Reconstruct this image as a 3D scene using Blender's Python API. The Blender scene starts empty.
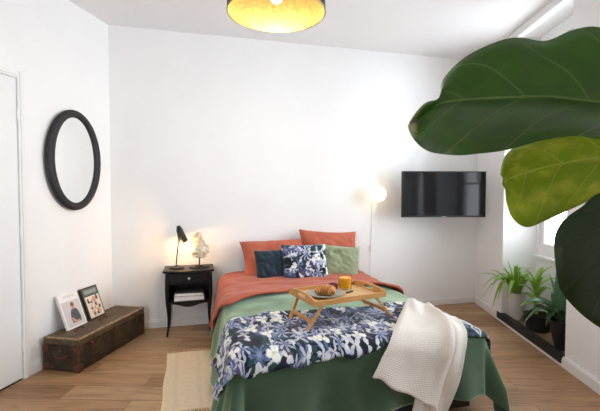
import bpy, math, random
from math import sin, cos, pi, hypot, atan2, radians
from mathutils import Vector, Matrix, noise
random.seed(7)
S = bpy.context.scene
COL = S.collection

# ------------------------------------------------------------------ helpers
class MB:
    """collects faces of one mesh object"""
    def __init__(s): s.v=[]; s.f=[]; s.uv=[]; s.m=[]
    def add(s, vs, fs, uvs=None, m=0):
        o=len(s.v); s.v += [tuple(v) for v in vs]
        for f in fs:
            s.f.append([i+o for i in f]); s.m.append(m)
            s.uv.append([uvs[i] if uvs else (0,0) for i in f])
        return s
    def box(s, a, b, m=0, M=None):
        x0,y0,z0=a; x1,y1,z1=b
        vs=[Vector(p) for p in ((x0,y0,z0),(x1,y0,z0),(x1,y1,z0),(x0,y1,z0),(x0,y0,z1),(x1,y0,z1),(x1,y1,z1),(x0,y1,z1))]
        if M is not None: vs=[M@v for v in vs]
        return s.add(vs,[(0,3,2,1),(4,5,6,7),(0,1,5,4),(1,2,6,5),(2,3,7,6),(3,0,4,7)],m=m)
    def hexa(s, lo, hi, m=0):   # two quads, bottom and top, both counter-clockwise from above
        return s.add(list(lo)+list(hi),[(0,3,2,1),(4,5,6,7),(0,1,5,4),(1,2,6,5),(2,3,7,6),(3,0,4,7)],m=m)
    def grid(s, fn, nu, nv, closeu=False, m=0, flip=False):
        vs=[];uv=[]
        for j in range(nv+1):
            for i in range(nu+(0 if closeu else 1)):
                p=fn(i/nu,j/nv); vs.append(p[:3]); uv.append(p[3:5] if len(p)>3 else (i/nu,j/nv))
        n=nu if closeu else nu+1; fs=[]
        for j in range(nv):
            for i in range(nu):
                k=(i+1)%n if closeu else i+1
                f=(j*n+i,j*n+k,(j+1)*n+k,(j+1)*n+i)
                fs.append(f[::-1] if flip else f)
        return s.add(vs,fs,uv,m)
    def tube(s, pts, r, n=8, m=0, cap=True):
        pts=[Vector(p) for p in pts]; rs=r if isinstance(r,(list,tuple)) else [r]*len(pts)
        vs=[];prev=None
        for i,p in enumerate(pts):
            t=(pts[min(i+1,len(pts)-1)]-pts[max(i-1,0)]).normalized()
            a=prev-t*prev.dot(t) if prev is not None else t.orthogonal()
            if a.length<1e-6: a=t.orthogonal()
            a.normalize(); prev=a; b=t.cross(a)
            for k in range(n):
                q=2*pi*k/n; vs.append(p+(a*cos(q)+b*sin(q))*rs[i])
        fs=[]
        for i in range(len(pts)-1):
            for k in range(n):
                k2=(k+1)%n; fs.append((i*n+k,i*n+k2,(i+1)*n+k2,(i+1)*n+k))
        if cap: fs.append(tuple(range(n))[::-1]); fs.append(tuple((len(pts)-1)*n+k for k in range(n)))
        return s.add(vs,fs,m=m)
    def lathe(s, prof, n=32, c=(0,0,0), m=0, sx=1, sy=1):
        vs=[];fs=[]
        for r,z in prof:
            for k in range(n):
                q=2*pi*k/n; vs.append((c[0]+r*cos(q)*sx,c[1]+r*sin(q)*sy,c[2]+z))
        for i in range(len(prof)-1):
            for k in range(n):
                k2=(k+1)%n; fs.append((i*n+k,i*n+k2,(i+1)*n+k2,(i+1)*n+k))
        if prof[0][0]>1e-5: fs.append(tuple(range(n))[::-1])
        if prof[-1][0]>1e-5: fs.append(tuple((len(prof)-1)*n+k for k in range(n)))
        return s.add(vs,fs,m=m)
    def prism(s, poly, z0, z1, m=0, M=None):
        n=len(poly); vs=[Vector((x,y,z0)) for x,y in poly]+[Vector((x,y,z1)) for x,y in poly]
        if M is not None: vs=[M@v for v in vs]
        fs=[tuple(range(n))[::-1],tuple(range(n,2*n))]+[(i,(i+1)%n,(i+1)%n+n,i+n) for i in range(n)]
        return s.add(vs,fs,m=m)
    def build(s, name, mats, parent=None, smooth=None, bevel=0, loc=None, rot=None, subsurf=0, solid=0, weld=False):
        me=bpy.data.meshes.new(name); me.from_pydata(s.v,[],s.f)
        for mt in (mats if isinstance(mats,(list,tuple)) else [mats]): me.materials.append(mt)
        ul=me.uv_layers.new(name='uv'); k=0
        for fi,f in enumerate(s.f):
            me.polygons[fi].material_index=s.m[fi]
            for j in range(len(f)): ul.data[k].uv=s.uv[fi][j]; k+=1
        me.update()
        if weld:
            import bmesh
            bm=bmesh.new(); bm.from_mesh(me); bmesh.ops.remove_doubles(bm,verts=bm.verts,dist=1e-5)
            bmesh.ops.recalc_face_normals(bm,faces=bm.faces); bm.to_mesh(me); bm.free()
        o=bpy.data.objects.new(name,me); COL.objects.link(o)
        if parent: o.parent=parent
        if loc: o.location=loc
        if rot: o.rotation_euler=rot
        if smooth is not None:
            if smooth>=180: me.shade_smooth()
            else:
                me.shade_smooth(); me.set_sharp_from_angle(angle=radians(smooth))
        if solid:
            md=o.modifiers.new('t','SOLIDIFY'); md.thickness=solid; md.offset=-1
        if bevel:
            md=o.modifiers.new('b','BEVEL'); md.width=bevel; md.segments=2; md.limit_method='ANGLE'; md.angle_limit=radians(35)
            md.harden_normals=False
        if subsurf:
            md=o.modifiers.new('s','SUBSURF'); md.levels=subsurf; md.render_levels=subsurf
        return o

def tag(o,label,cat,group=None,kind=None):
    if label: o['label']=label
    if cat: o['category']=cat
    if group: o['group']=group
    if kind: o['kind']=kind
    return o
def thing(name,label,cat,loc=(0,0,0),rotz=0,group=None):
    o=bpy.data.objects.new(name,None); COL.objects.link(o); o.empty_display_size=.05
    o.location=loc; o.rotation_euler=(0,0,rotz)
    return tag(o,label,cat,group)
def struct(o): o['kind']='structure'; return o
def lab(o,l): o['label']=l; return o
def bez(p0,p1,p2,p3,n=12):
    p0,p1,p2,p3=map(Vector,(p0,p1,p2,p3)); r=[]
    for i in range(n+1):
        t=i/n; r.append(p0*(1-t)**3+p1*3*t*(1-t)**2+p2*3*t*t*(1-t)+p3*t**3)
    return r

# ------------------------------------------------------------------ materials
class NT:
    def __init__(s,name):
        s.m=bpy.data.materials.new(name); s.m.use_nodes=True; s.t=s.m.node_tree; s.t.nodes.clear()
        s.out=s.t.nodes.new('ShaderNodeOutputMaterial')
    def n(s,kind,**kw):
        nd=s.t.nodes.new('ShaderNode'+kind)
        for k,v in kw.items():
            if k.startswith('_'): nd.inputs[int(k[1:])].default_value=v
            elif k in nd.inputs: nd.inputs[k].default_value=v
            else: setattr(nd,k,v)
        return nd
    def l(s,a,b): s.t.links.new(a,b)
    def ramp(s,fac,stops,interp='LINEAR'):
        r=s.n('ValToRGB'); r.color_ramp.interpolation=interp
        while len(r.color_ramp.elements)<len(stops): r.color_ramp.elements.new(.5)
        for e,(p,c) in zip(r.color_ramp.elements,stops): e.position=p; e.color=(*c,1)
        s.l(fac,r.inputs[0]); return r.outputs[0]
    def mix(s,fac,a,b):
        m=s.n('Mix',data_type='RGBA')
        for i,x in ((0,fac),(6,a),(7,b)):
            if isinstance(x,(int,float)): m.inputs[i].default_value=x
            elif isinstance(x,tuple): m.inputs[i].default_value=(*x,1)
            else: s.l(x,m.inputs[i])
        return m.outputs[2]
    def coord(s,which='Object',scale=(1,1,1),rot=(0,0,0)):
        tc=s.n('TexCoord'); mp=s.n('Mapping'); mp.inputs['Scale'].default_value=scale; mp.inputs['Rotation'].default_value=rot
        s.l(tc.outputs[which],mp.inputs[0]); return mp.outputs[0]
    def noise(s,vec,scale,detail=4,rough=.55,out=0,dist=0):
        t=s.n('TexNoise'); t.inputs['Scale'].default_value=scale; t.inputs['Detail'].default_value=detail
        t.inputs['Roughness'].default_value=rough; t.inputs['Distortion'].default_value=dist
        s.l(vec,t.inputs['Vector']); return t.outputs[out]
    def bump(s,h,strength=.3,dist=.01):
        b=s.n('Bump'); b.inputs['Strength'].default_value=strength; b.inputs['Distance'].default_value=dist
        s.l(h,b.inputs['Height']); return b.outputs[0]
    def bsdf(s,color,rough=.6,normal=None,spec=.5,metal=0,sheen=0,trans=0,coat=0):
        p=s.n('BsdfPrincipled')
        if isinstance(color,tuple): p.inputs['Base Color'].default_value=(*color,1)
        else: s.l(color,p.inputs['Base Color'])
        if isinstance(rough,(int,float)): p.inputs['Roughness'].default_value=rough
        else: s.l(rough,p.inputs['Roughness'])
        p.inputs['Specular IOR Level'].default_value=spec; p.inputs['Metallic'].default_value=metal
        p.inputs['Sheen Weight'].default_value=sheen; p.inputs['Coat Weight'].default_value=coat
        p.inputs['Transmission Weight'].default_value=trans
        if normal: s.l(normal,p.inputs['Normal'])
        s.l(p.outputs[0],s.out.inputs[0]); s.p=p; return s.m

def plain(name,c,rough=.5,spec=.5,metal=0,var=.12,scale=18,bump=.05,sheen=0,coat=0):
    t=NT(name); v=t.coord(); nz=t.noise(v,scale,3)
    c2=tuple(x*(1-var) for x in c); c3=tuple(min(1,x*(1+var)) for x in c)
    col=t.ramp(nz,[(.3,c2),(.7,c3)])
    return t.bsdf(col,rough,t.bump(nz,bump,.004),spec,metal,sheen,coat=coat)

def fabric(name,c,c2=None,weave=420,rough=.9,sheen=.25,cloud=6,tint=None):
    t=NT(name); uv=t.coord('UV'); nz=t.noise(uv,cloud,4); fine=t.noise(uv,weave,2)
    c2=c2 or tuple(x*.75 for x in c)
    col=t.mix(.25,t.ramp(nz,[(.32,c2),(.68,c)]),t.ramp(fine,[(.3,c2),(.7,c)]))
    m=t.bsdf(col,rough,t.bump(fine,.25,.002),.25,0,sheen)
    if tint: t.p.inputs['Sheen Tint'].default_value=(*tint,1)
    return m

def wood(name,a,b,scale=6,axis=0,rough=.5,spec=.4,coat=0):
    t=NT(name); sc=[9,9,9]; sc[axis]=.9
    v=t.coord('Object',tuple(sc)); nz=t.noise(v,scale,5,.6,dist=.6)
    return t.bsdf(t.ramp(nz,[(.3,a),(.7,b)]),rough,t.bump(nz,.12,.003),spec,coat=coat)

M_wall=plain('wall_paint',(.86,.86,.855),.75,.25,var=.015,scale=3,bump=.03)
M_ceil=plain('ceiling_paint',(.83,.83,.83),.8,.2,var=.01,scale=3,bump=.02)
M_trim=plain('trim_paint',(.82,.82,.81),.45,.4,var=.02,scale=6,bump=.02)
M_door=plain('door_paint',(.80,.81,.82),.5,.4,var=.02,scale=3,bump=.02)

def floor_mat():
    t=NT('plank_floor'); v=t.coord('Object',(1,1,1),(0,0,radians(16)))
    br=t.n('TexBrick'); br.offset=.37; br.offset_frequency=2
    br.inputs['Scale'].default_value=1; br.inputs['Brick Width'].default_value=1.15; br.inputs['Row Height'].default_value=.165
    br.inputs['Mortar Size'].default_value=.0022; br.inputs['Mortar Smooth'].default_value=.3; br.inputs['Bias'].default_value=0
    br.inputs['Color1'].default_value=(0,0,0,1); br.inputs['Color2'].default_value=(1,1,1,1); br.inputs['Mortar'].default_value=(.5,.5,.5,1)
    t.l(v,br.inputs['Vector'])
    v2=t.n('Mapping'); v2.inputs['Scale'].default_value=(1.1,9,1); t.l(v,v2.inputs[0])
    add=t.n('VectorMath',operation='MULTIPLY_ADD'); t.l(br.outputs['Color'],add.inputs[0]); add.inputs[1].default_value=(7,3,0); t.l(v2.outputs[0],add.inputs[2])
    g=t.noise(add.outputs[0],2.2,6,.62,dist=1.2)
    g2=t.noise(add.outputs[0],9,4,.6)
    plank=t.ramp(br.outputs['Color'],[(0,(.31,.168,.084)),(.5,(.425,.25,.132)),(1,(.505,.325,.185))])
    grain=t.ramp(g,[(.28,(.52,.46,.40)),(.52,(.95,.94,.92)),(.75,(1.16,1.13,1.08))])
    m=t.n('Mix',data_type='RGBA',blend_type='MULTIPLY'); m.inputs[0].default_value=1; t.l(plank,m.inputs[6]); t.l(grain,m.inputs[7])
    fine=t.n('Mix',data_type='RGBA',blend_type='MULTIPLY'); fine.inputs[0].default_value=.5; t.l(m.outputs[2],fine.inputs[6])
    t.l(t.ramp(g2,[(.35,(.75,.72,.7)),(.65,(1,1,1))]),fine.inputs[7])
    col=t.mix(br.outputs['Fac'],fine.outputs[2],(.16,.085,.045))
    return t.bsdf(col,.42,t.bump(br.outputs['Fac'],-.25,.002),.4)
M_floor=floor_mat()

M_black=plain('black_lacquer',(.007,.006,.006),.38,.3,var=.3,scale=12,bump=.04)
M_blackmat=plain('black_paint',(.014,.014,.015),.55,.4,var=.25,scale=25,bump=.1)
M_metal=plain('steel',(.55,.55,.56),.3,.5,1,var=.05)
M_brass=plain('aged_brass',(.35,.24,.10),.4,.5,1,var=.3,scale=40)

def mirror_mat():
    t=NT('mirror_silver'); v=t.coord(); nz=t.noise(v,2,1)
    return t.bsdf(t.ramp(nz,[(0,(.90,.91,.90)),(1,(.93,.94,.93))]),.015,None,.5,1)
M_mirror=mirror_mat()
def frame_mat():
    t=NT('black_wood_frame'); v=t.coord(); nz=t.noise(v,40,5,.65)
    return t.bsdf(t.ramp(nz,[(.3,(.004,.004,.0045)),(.75,(.024,.023,.022))]),.55,t.bump(nz,.6,.004),.4)
M_frame=frame_mat()

def chest_mat():
    t=NT('worn_green_chest'); v=t.coord('Object',(1,1,1)); nz=t.noise(v,9,6,.65); n2=t.noise(v,34,4,.7)
    base=t.ramp(nz,[(.28,(.014,.011,.006)),(.5,(.040,.029,.015)),(.72,(.085,.054,.027))])
    col=t.mix(t.ramp(n2,[(.60,(0,0,0)),(.72,(.55,.55,.55))]),base,(.24,.13,.065))
    return t.bsdf(col,.6,t.bump(n2,.4,.004),.35)
M_chest=chest_mat()
def lid_mat():
    t=NT('worn_chest_lid'); v=t.coord('Object',(1.2,5,5)); nz=t.noise(v,6,6,.65); n2=t.noise(v,22,4,.7)
    base=t.ramp(nz,[(.28,(.04,.025,.013)),(.5,(.085,.056,.030)),(.72,(.155,.102,.056))])
    col=t.mix(t.ramp(n2,[(.56,(0,0,0)),(.72,(.6,.6,.6))]),base,(.30,.19,.10))
    return t.bsdf(col,.55,t.bump(n2,.35,.004),.35)
M_lid=lid_mat()
M_rust=plain('rusty_iron',(.13,.055,.03),.65,.4,.4,var=.5,scale=60,bump=.5)
M_wornedge=plain('worn_wood_edge',(.30,.20,.115),.6,.3,var=.5,scale=40,bump=.4)

M_duvet=fabric('green_linen',(.045,.090,.052),(.032,.066,.039),sheen=.9,tint=(.74,.94,.68))
M_orange=fabric('terracotta_linen',(.50,.115,.058),(.38,.080,.040),sheen=.15)
M_pillow=fabric('terracotta_pillow_linen',(.52,.135,.080),(.40,.095,.056),sheen=.15)
M_sage=fabric('sage_linen',(.30,.35,.215),(.22,.27,.155),sheen=.3,cloud=14)
M_navy=fabric('petrol_blue_linen',(.018,.036,.055),(.011,.024,.038),cloud=18)
M_sheet=fabric('mattress_ticking',(.62,.60,.56))

def floral(name,scale=1.0,dark=(.008,.010,.022),vs=.62):
    t=NT(name); uv=t.coord('UV',(scale,scale*vs,scale))
    def warp(v,sc,amp):
        w_=t.n('TexNoise'); w_.inputs['Scale'].default_value=sc; w_.inputs['Detail'].default_value=3; t.l(v,w_.inputs['Vector'])
        o=t.n('VectorMath',operation='MULTIPLY_ADD'); t.l(w_.outputs[1],o.inputs[0]); o.inputs[1].default_value=(amp,amp,0); t.l(v,o.inputs[2]); return o.outputs[0]
    wv=warp(warp(uv,8,.07),45,.016)
    def M(op,x,y=None,z=None):
        n_=t.n('Math',operation=op)
        for i,q in enumerate((x,y,z)):
            if q is None: continue
            if isinstance(q,(int,float)): n_.inputs[i].default_value=q
            else: t.l(q,n_.inputs[i])
        return n_.outputs[0]
    def mul(a,b):
        m=t.n('Mix',data_type='RGBA',blend_type='MULTIPLY'); m.inputs[0].default_value=1; t.l(a,m.inputs[6]); t.l(b,m.inputs[7]); return m.outputs[2]
    def rosette(sc,shift,n,r0,amp,sharp,ch,hi,stretch=1.0,rot=0.0):
        """one leaf spray or blossom per cell: n petals whose tips reach r0+amp"""
        mp=t.n('Mapping'); mp.inputs['Scale'].default_value=(sc,sc*stretch,1); mp.inputs['Location'].default_value=(shift,shift*.7,0); mp.inputs['Rotation'].default_value=(0,0,rot); t.l(wv,mp.inputs[0])
        vo=t.n('TexVoronoi',voronoi_dimensions='2D'); vo.inputs['Scale'].default_value=1; t.l(mp.outputs[0],vo.inputs['Vector'])
        df=t.n('VectorMath',operation='SUBTRACT'); t.l(mp.outputs[0],df.inputs[0]); t.l(vo.outputs['Position'],df.inputs[1])
        s1=t.n('SeparateXYZ'); t.l(df.outputs[0],s1.inputs[0]); sc_=t.n('SeparateColor'); t.l(vo.outputs['Color'],sc_.inputs[0])
        th=M('ARCTAN2',s1.outputs[1],s1.outputs[0])
        ph=M('MULTIPLY_ADD',sc_.outputs[0],6.283,M('MULTIPLY',th,n*.5))
        pet=M('POWER',M('ABSOLUTE',M('COSINE',ph)),sharp)
        rad=M('MULTIPLY_ADD',pet,amp,r0)
        fac=t.ramp(M('SUBTRACT',M('MULTIPLY_ADD',vo.outputs['Distance'],1.0,.5),rad),[(.47,(1,1,1)),(.53,(0,0,0))])
        keep=t.ramp(sc_.outputs[ch],[(0,(1,1,1)),(hi,(0,0,0))],'CONSTANT')
        return mul(fac,keep),vo.outputs['Color'],vo.outputs['Distance']
    nz=t.noise(wv,13,4)
    col=t.ramp(nz,[(.35,dark),(.50,(.011,.016,.034)),(.60,(.008,.026,.026)),(.75,(.024,.036,.075))])
    def put(col,cols,*a,by=1,**k):
        f,c,d=rosette(*a,**k); return t.mix(f,col,t.ramp((c,d)[by],cols))
    col=put(col,[(.1,(.012,.050,.046)),(.5,(.022,.060,.070))],11,.3,6,.05,.55,1.2,0,.75)
    col=put(col,[(.2,(.10,.07,.14)),(.8,(.16,.12,.18))],12,5.3,7,.04,.50,1.7,1,.42,by=0)
    col=put(col,[(.0,(.26,.31,.50)),(.25,(.07,.10,.22)),(.6,(.14,.18,.34))],11,1.7,9,.05,.56,1.5,2,.54)
    col=put(col,[(.0,(.10,.14,.28)),(.2,(.30,.35,.52)),(.6,(.52,.55,.66))],13,4.1,7,.02,.54,2.0,0,.42)
    col=put(col,[(.0,(.60,.62,.64)),(.5,(.34,.38,.54))],14,7.9,4,.02,.62,3.0,1,.38)
    col=put(col,[(.0,(.45,.46,.30)),(.10,(.80,.80,.72)),(.4,(.74,.76,.80))],10,2.9,3,.10,.25,1.0,2,.42)
    col=put(col,[(.0,(.72,.72,.66)),(.5,(.50,.53,.64))],20,9.4,2,.02,.58,2.2,0,.36)
    fine=t.noise(uv,400,2)
    return t.bsdf(col,.88,t.bump(fine,.2,.002),.25,0,.1)
M_floral=floral('floral_print_cotton')
M_floralc=floral('floral_print_cushion_cotton',.95,(.006,.008,.013),1.0)

def knit_mat():
    t=NT('cream_waffle_knit'); uv=t.coord('UV')
    def wave(rot):
        mp=t.n('Mapping'); mp.inputs['Rotation'].default_value=(0,0,rot); t.l(uv,mp.inputs[0])
        w=t.n('TexWave',wave_type='BANDS'); w.inputs['Scale'].default_value=33; w.inputs['Distortion'].default_value=.4; t.l(mp.outputs[0],w.inputs['Vector']); return w.outputs['Fac']
    a=wave(.3); b=wave(.3+pi/2)
    m=t.n('Math',operation='MULTIPLY'); t.l(a,m.inputs[0]); t.l(b,m.inputs[1])
    col=t.ramp(m.outputs[0],[(.0,(.66,.61,.55)),(.35,(.86,.82,.77)),(1,(.90,.88,.84))])
    return t.bsdf(col,.95,t.bump(m.outputs[0],.45,.004),.2,0,.2)
M_knit=knit_mat()
def rug_mat():
    t=NT('woven_jute_rug'); uv=t.coord('UV'); w=t.n('TexWave',wave_type='BANDS',bands_direction='Y'); w.inputs['Scale'].default_value=26; w.inputs['Distortion'].default_value=1.5; w.inputs['Detail'].default_value=2
    t.l(uv,w.inputs['Vector']); nz=t.noise(uv,30,4)
    w2=t.n('TexWave',wave_type='BANDS',bands_direction='X'); w2.inputs['Scale'].default_value=2.2; w2.inputs['Distortion'].default_value=.3; t.l(uv,w2.inputs['Vector'])
    col=t.mix(.35,t.ramp(w.outputs['Fac'],[(0,(.70,.55,.37)),(1,(.83,.69,.50))]),t.ramp(nz,[(.3,(.68,.53,.35)),(.7,(.85,.71,.52))]))
    col=t.mix(t.ramp(w2.outputs['Fac'],[(.85,(0,0,0)),(1,(.30,.30,.30))]),col,(.62,.50,.36))
    return t.bsdf(col,.95,t.bump(w.outputs['Fac'],.5,.004),.15)
M_rug=rug_mat()

M_bamboo=wood('bamboo',(.44,.20,.06),(.58,.30,.10),5,0,.42,.4)
M_bamboo2=wood('bamboo_panel',(.58,.35,.15),(.72,.47,.23),5,0,.42,.4)
M_darkbase=plain('dark_bed_base',(.035,.026,.022),.7,.3)

def emit(name,c,strength):
    t=NT(name); e=t.n('Emission'); e.inputs[0].default_value=(*c,1); e.inputs[1].default_value=strength
    t.l(e.outputs[0],t.out.inputs[0]); return t.m
M_bulb=emit('lit_bulb',(1,.80,.50),25)
M_globe=emit('lit_paper_globe',(1,.82,.54),4.2)
M_bulbp=emit('lit_pendant_bulb',(1,.86,.58),9)

def gold_mat():
    t=NT('gold_leaf_lining'); v=t.coord(); nz=t.noise(v,60,4,.7)
    return t.bsdf(t.ramp(nz,[(.36,(.22,.15,.042)),(.64,(.33,.24,.075))]),.5,t.bump(nz,.25,.003),.5,.8)
M_gold=gold_mat()

def glass_pane():
    t=NT('window_glass'); tr=t.n('BsdfTransparent'); tr.inputs[0].default_value=(.96,.98,1,1); g=t.n('BsdfGlossy'); g.inputs['Roughness'].default_value=.02
    f=t.n('Fresnel'); f.inputs[0].default_value=1.45
    mul=t.n('Math',operation='MULTIPLY'); t.l(f.outputs[0],mul.inputs[0]); mul.inputs[1].default_value=.6
    m=t.n('MixShader'); t.l(mul.outputs[0],m.inputs[0]); t.l(tr.outputs[0],m.inputs[1]); t.l(g.outputs[0],m.inputs[2]); t.l(m.outputs[0],t.out.inputs[0]); return t.m
M_glass=glass_pane()
M_juice=plain('orange_juice',(.95,.42,.012),.35,.5,var=.05,scale=30,bump=0)

def leaf_mat(name,a,b,vein,trans=(.2,.4,.03),tw=.25,rough=.4,nv=4.6,sheen=0,patch=None,spec=.5,tip=None):
    """leaf: uv.x across (-1..1 at the margins), uv.y along the midrib"""
    t=NT(name); tc=t.n('TexCoord'); sp=t.n('SeparateXYZ'); t.l(tc.outputs['UV'],sp.inputs[0])
    ax=t.n('Math',operation='ABSOLUTE'); t.l(sp.outputs[0],ax.inputs[0])
    # side veins sweep forward from the midrib
    k=t.n('Math',operation='MULTIPLY_ADD'); t.l(ax.outputs[0],k.inputs[0]); k.inputs[1].default_value=-.26; t.l(sp.outputs[1],k.inputs[2])
    fr=t.n('Math',operation='MULTIPLY'); t.l(k.outputs[0],fr.inputs[0]); fr.inputs[1].default_value=nv
    pp=t.n('Math',operation='PINGPONG'); t.l(fr.outputs[0],pp.inputs[0]); pp.inputs[1].default_value=.5
    mid=t.ramp(ax.outputs[0],[(.012,(1,1,1)),(.026,(0,0,0))])
    side=t.ramp(pp.outputs[0],[(.008,(.75,.75,.75)),(.026,(0,0,0))])
    mx=t.n('Mix',data_type='RGBA',blend_type='LIGHTEN'); mx.inputs[0].default_value=1; t.l(mid,mx.inputs[6]); t.l(side,mx.inputs[7])
    uv=t.coord('UV',(1,2,1)); nz=t.noise(uv,3.5,5,.6); n2=t.noise(uv,22,3,.6)
    col=t.ramp(nz,[(.3,a),(.7,b)])
    if patch: col=t.mix(t.ramp(t.noise(uv,2.6,4,.6),[(.46,(0,0,0)),(.66,(.9,.9,.9))]),col,patch)
    vf=t.n('Mix',data_type='RGBA',blend_type='MULTIPLY'); vf.inputs[0].default_value=1; t.l(mx.outputs[2],vf.inputs[6]); vf.inputs[7].default_value=(.75,.75,.75,1)
    col=t.mix(vf.outputs[2],col,vein)
    if tip:      # dried brown tip
        am=t.n('Math',operation='MULTIPLY_ADD'); t.l(nz,am.inputs[0]); am.inputs[1].default_value=.16; t.l(sp.outputs[1],am.inputs[2])
        col=t.mix(t.ramp(am.outputs[0],[(.965,(0,0,0)),(1.0,(.9,.9,.9))]),col,tip)
    p=t.n('BsdfPrincipled'); t.l(col,p.inputs['Base Color']); p.inputs['Roughness'].default_value=rough; p.inputs['Specular IOR Level'].default_value=spec
    hs=t.n('Math',operation='MULTIPLY_ADD'); t.l(n2,hs.inputs[0]); hs.inputs[1].default_value=.25
    t.l(mx.outputs[2],hs.inputs[2]); 
    t.l(t.bump(hs.outputs[0],.5,.004),p.inputs['Normal'])
    tl=t.n('BsdfTranslucent'); t.l(t.mix(.75,col,trans),tl.inputs[0])
    ms=t.n('MixShader'); ms.inputs[0].default_value=tw; t.l(p.outputs[0],ms.inputs[1]); t.l(tl.outputs[0],ms.inputs[2]); t.l(ms.outputs[0],t.out.inputs[0])
    return t.m
M_fig=leaf_mat('fig_leaf_dark',(.009,.046,.003),(.050,.135,.010),(.24,.32,.09),(.24,.56,.012),.32,.36,spec=.8,tip=(.42,.36,.22))
M_figy=leaf_mat('fig_leaf_yellow_green',(.075,.19,.020),(.17,.29,.04),(.55,.57,.20),(.66,.72,.12),.50,.45,patch=(.58,.52,.12))
M_figd=leaf_mat('fig_leaf_deep',(.007,.026,.006),(.014,.040,.009),(.035,.075,.022),(.22,.40,.03),.10,.42)
M_spider=leaf_mat('strap_leaf_bright',(.13,.31,.03),(.28,.50,.08),(.42,.60,.15),(.5,.8,.08),.4,.4,nv=0)
M_lily=leaf_mat('broad_leaf_dark',(.055,.15,.075),(.12,.26,.13),(.20,.36,.18),(.2,.45,.1),.25,.35,nv=9)
M_bark=plain('fig_bark',(.16,.11,.07),.85,.2,var=.4,scale=40,bump=.6)
M_soil=plain('potting_soil',(.035,.024,.016),.95,.1,var=.5,scale=80,bump=.8)
M_whitepot=plain('white_ceramic',(.74,.73,.70),.4,.5,var=.03)
M_blackpot=plain('black_plastic_pot',(.016,.017,.019),.45,.45,var=.2)
M_wicker2=wood('tan_board',(.20,.13,.075),(.30,.20,.12),5,0,.6)
M_wicker=plain('woven_seagrass',(.38,.26,.14),.85,.2,var=.4,scale=60,bump=.6)

# ------------------------------------------------------------------ room frames
H=2.6
BLX,BRX=-.695,2.954
AL,AR=.44327,-.31608           # how far the two side walls lean off the bed axis
L=Vector((-sin(AL),-cos(AL),0)); R=Vector((sin(AR),-cos(AR),0))
ROTL=atan2(-L.y,-L.x); ROTR=atan2(R.y,R.x)
YREAR=-4.95
def lw(s,off,z): n=Vector((cos(AL),-sin(AL),0)); return Vector((BLX,0,0))+L*s+n*off+Vector((0,0,z))
def rw(s,off,z): n=Vector((-cos(AR),-sin(AR),0)); return Vector((BRX,0,0))+R*s+n*off+Vector((0,0,z))
# local frames: left wall x = -s (towards the corner), right wall x = s, y = into the wall
T=.34
b=MB(); b.box((-4.2,YREAR-.4,-.12),(3.6,.4,0)); struct(b.build('floor',M_floor))
b=MB(); b.box((-4.2,YREAR-.4,H),(3.6,.4,H+.12)); struct(b.build('ceiling',M_ceil))
b=MB(); b.box((BLX-.5,0,0),(BRX+.5,.25,H)); struct(b.build('wall_back',M_wall))
SL=-YREAR/cos(AL); SR=-YREAR/cos(AR)
b=MB(); b.box((-SL-.1,0,0),(.02,.22,H)); struct(b.build('wall_left',M_wall,loc=(BLX,0,0),rot=(0,0,ROTL)))
# right wall with a full-height window recess, then a second window nearer the camera
N0,N1=.65,1.63; D=.30
W0,W1=2.02,2.95
b=MB()
b.box((-.15,0,0),(N0,T+.06,H)); b.box((N1,0,0),(W0,T+.06,H)); b.box((W1,0,0),(SR+.2,T+.06,H))
b.box((N0,0,0),(N1,D,.045))                                   # floor of the recess
b.box((N0,D,0),(N1,D+.10,.64)); b.box((N0,D,2.50),(N1,D+.10,H)); b.box((N0,D,.64),(N0+.04,D+.10,2.50)); b.box((N1-.04,D,.64),(N1,D+.10,2.50))
b.box((N0,0,2.535),(N1,.05,H))                                # shallow lintel across the mouth of the recess
b.box((W0,D,0),(W1,D+.10,.64)); b.box((W0,D,2.50),(W1,D+.10,H)); b.box((W0,D,.64),(W0+.04,D+.10,2.50)); b.box((W1-.04,D,.64),(W1,D+.10,2.50))
struct(b.build('wall_right',M_wall,loc=(BRX,0,0),rot=(0,0,ROTR)))
# rear wall, with an unseen window added for frontal fill
XR0,XR1=-3.4,1.9
FILL_WIN=[(-1.95,-1.10)]
b=MB(); edges=[XR0]+[e for w in FILL_WIN for e in w]+[XR1]
for i in range(0,len(edges),2): b.box((edges[i],YREAR-.25,0),(edges[i+1],YREAR,H))
for a,c in FILL_WIN: b.box((a,YREAR-.25,0),(c,YREAR,.55)); b.box((a,YREAR-.25,2.4),(c,YREAR,H))
struct(b.build('wall_rear',M_wall))

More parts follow.
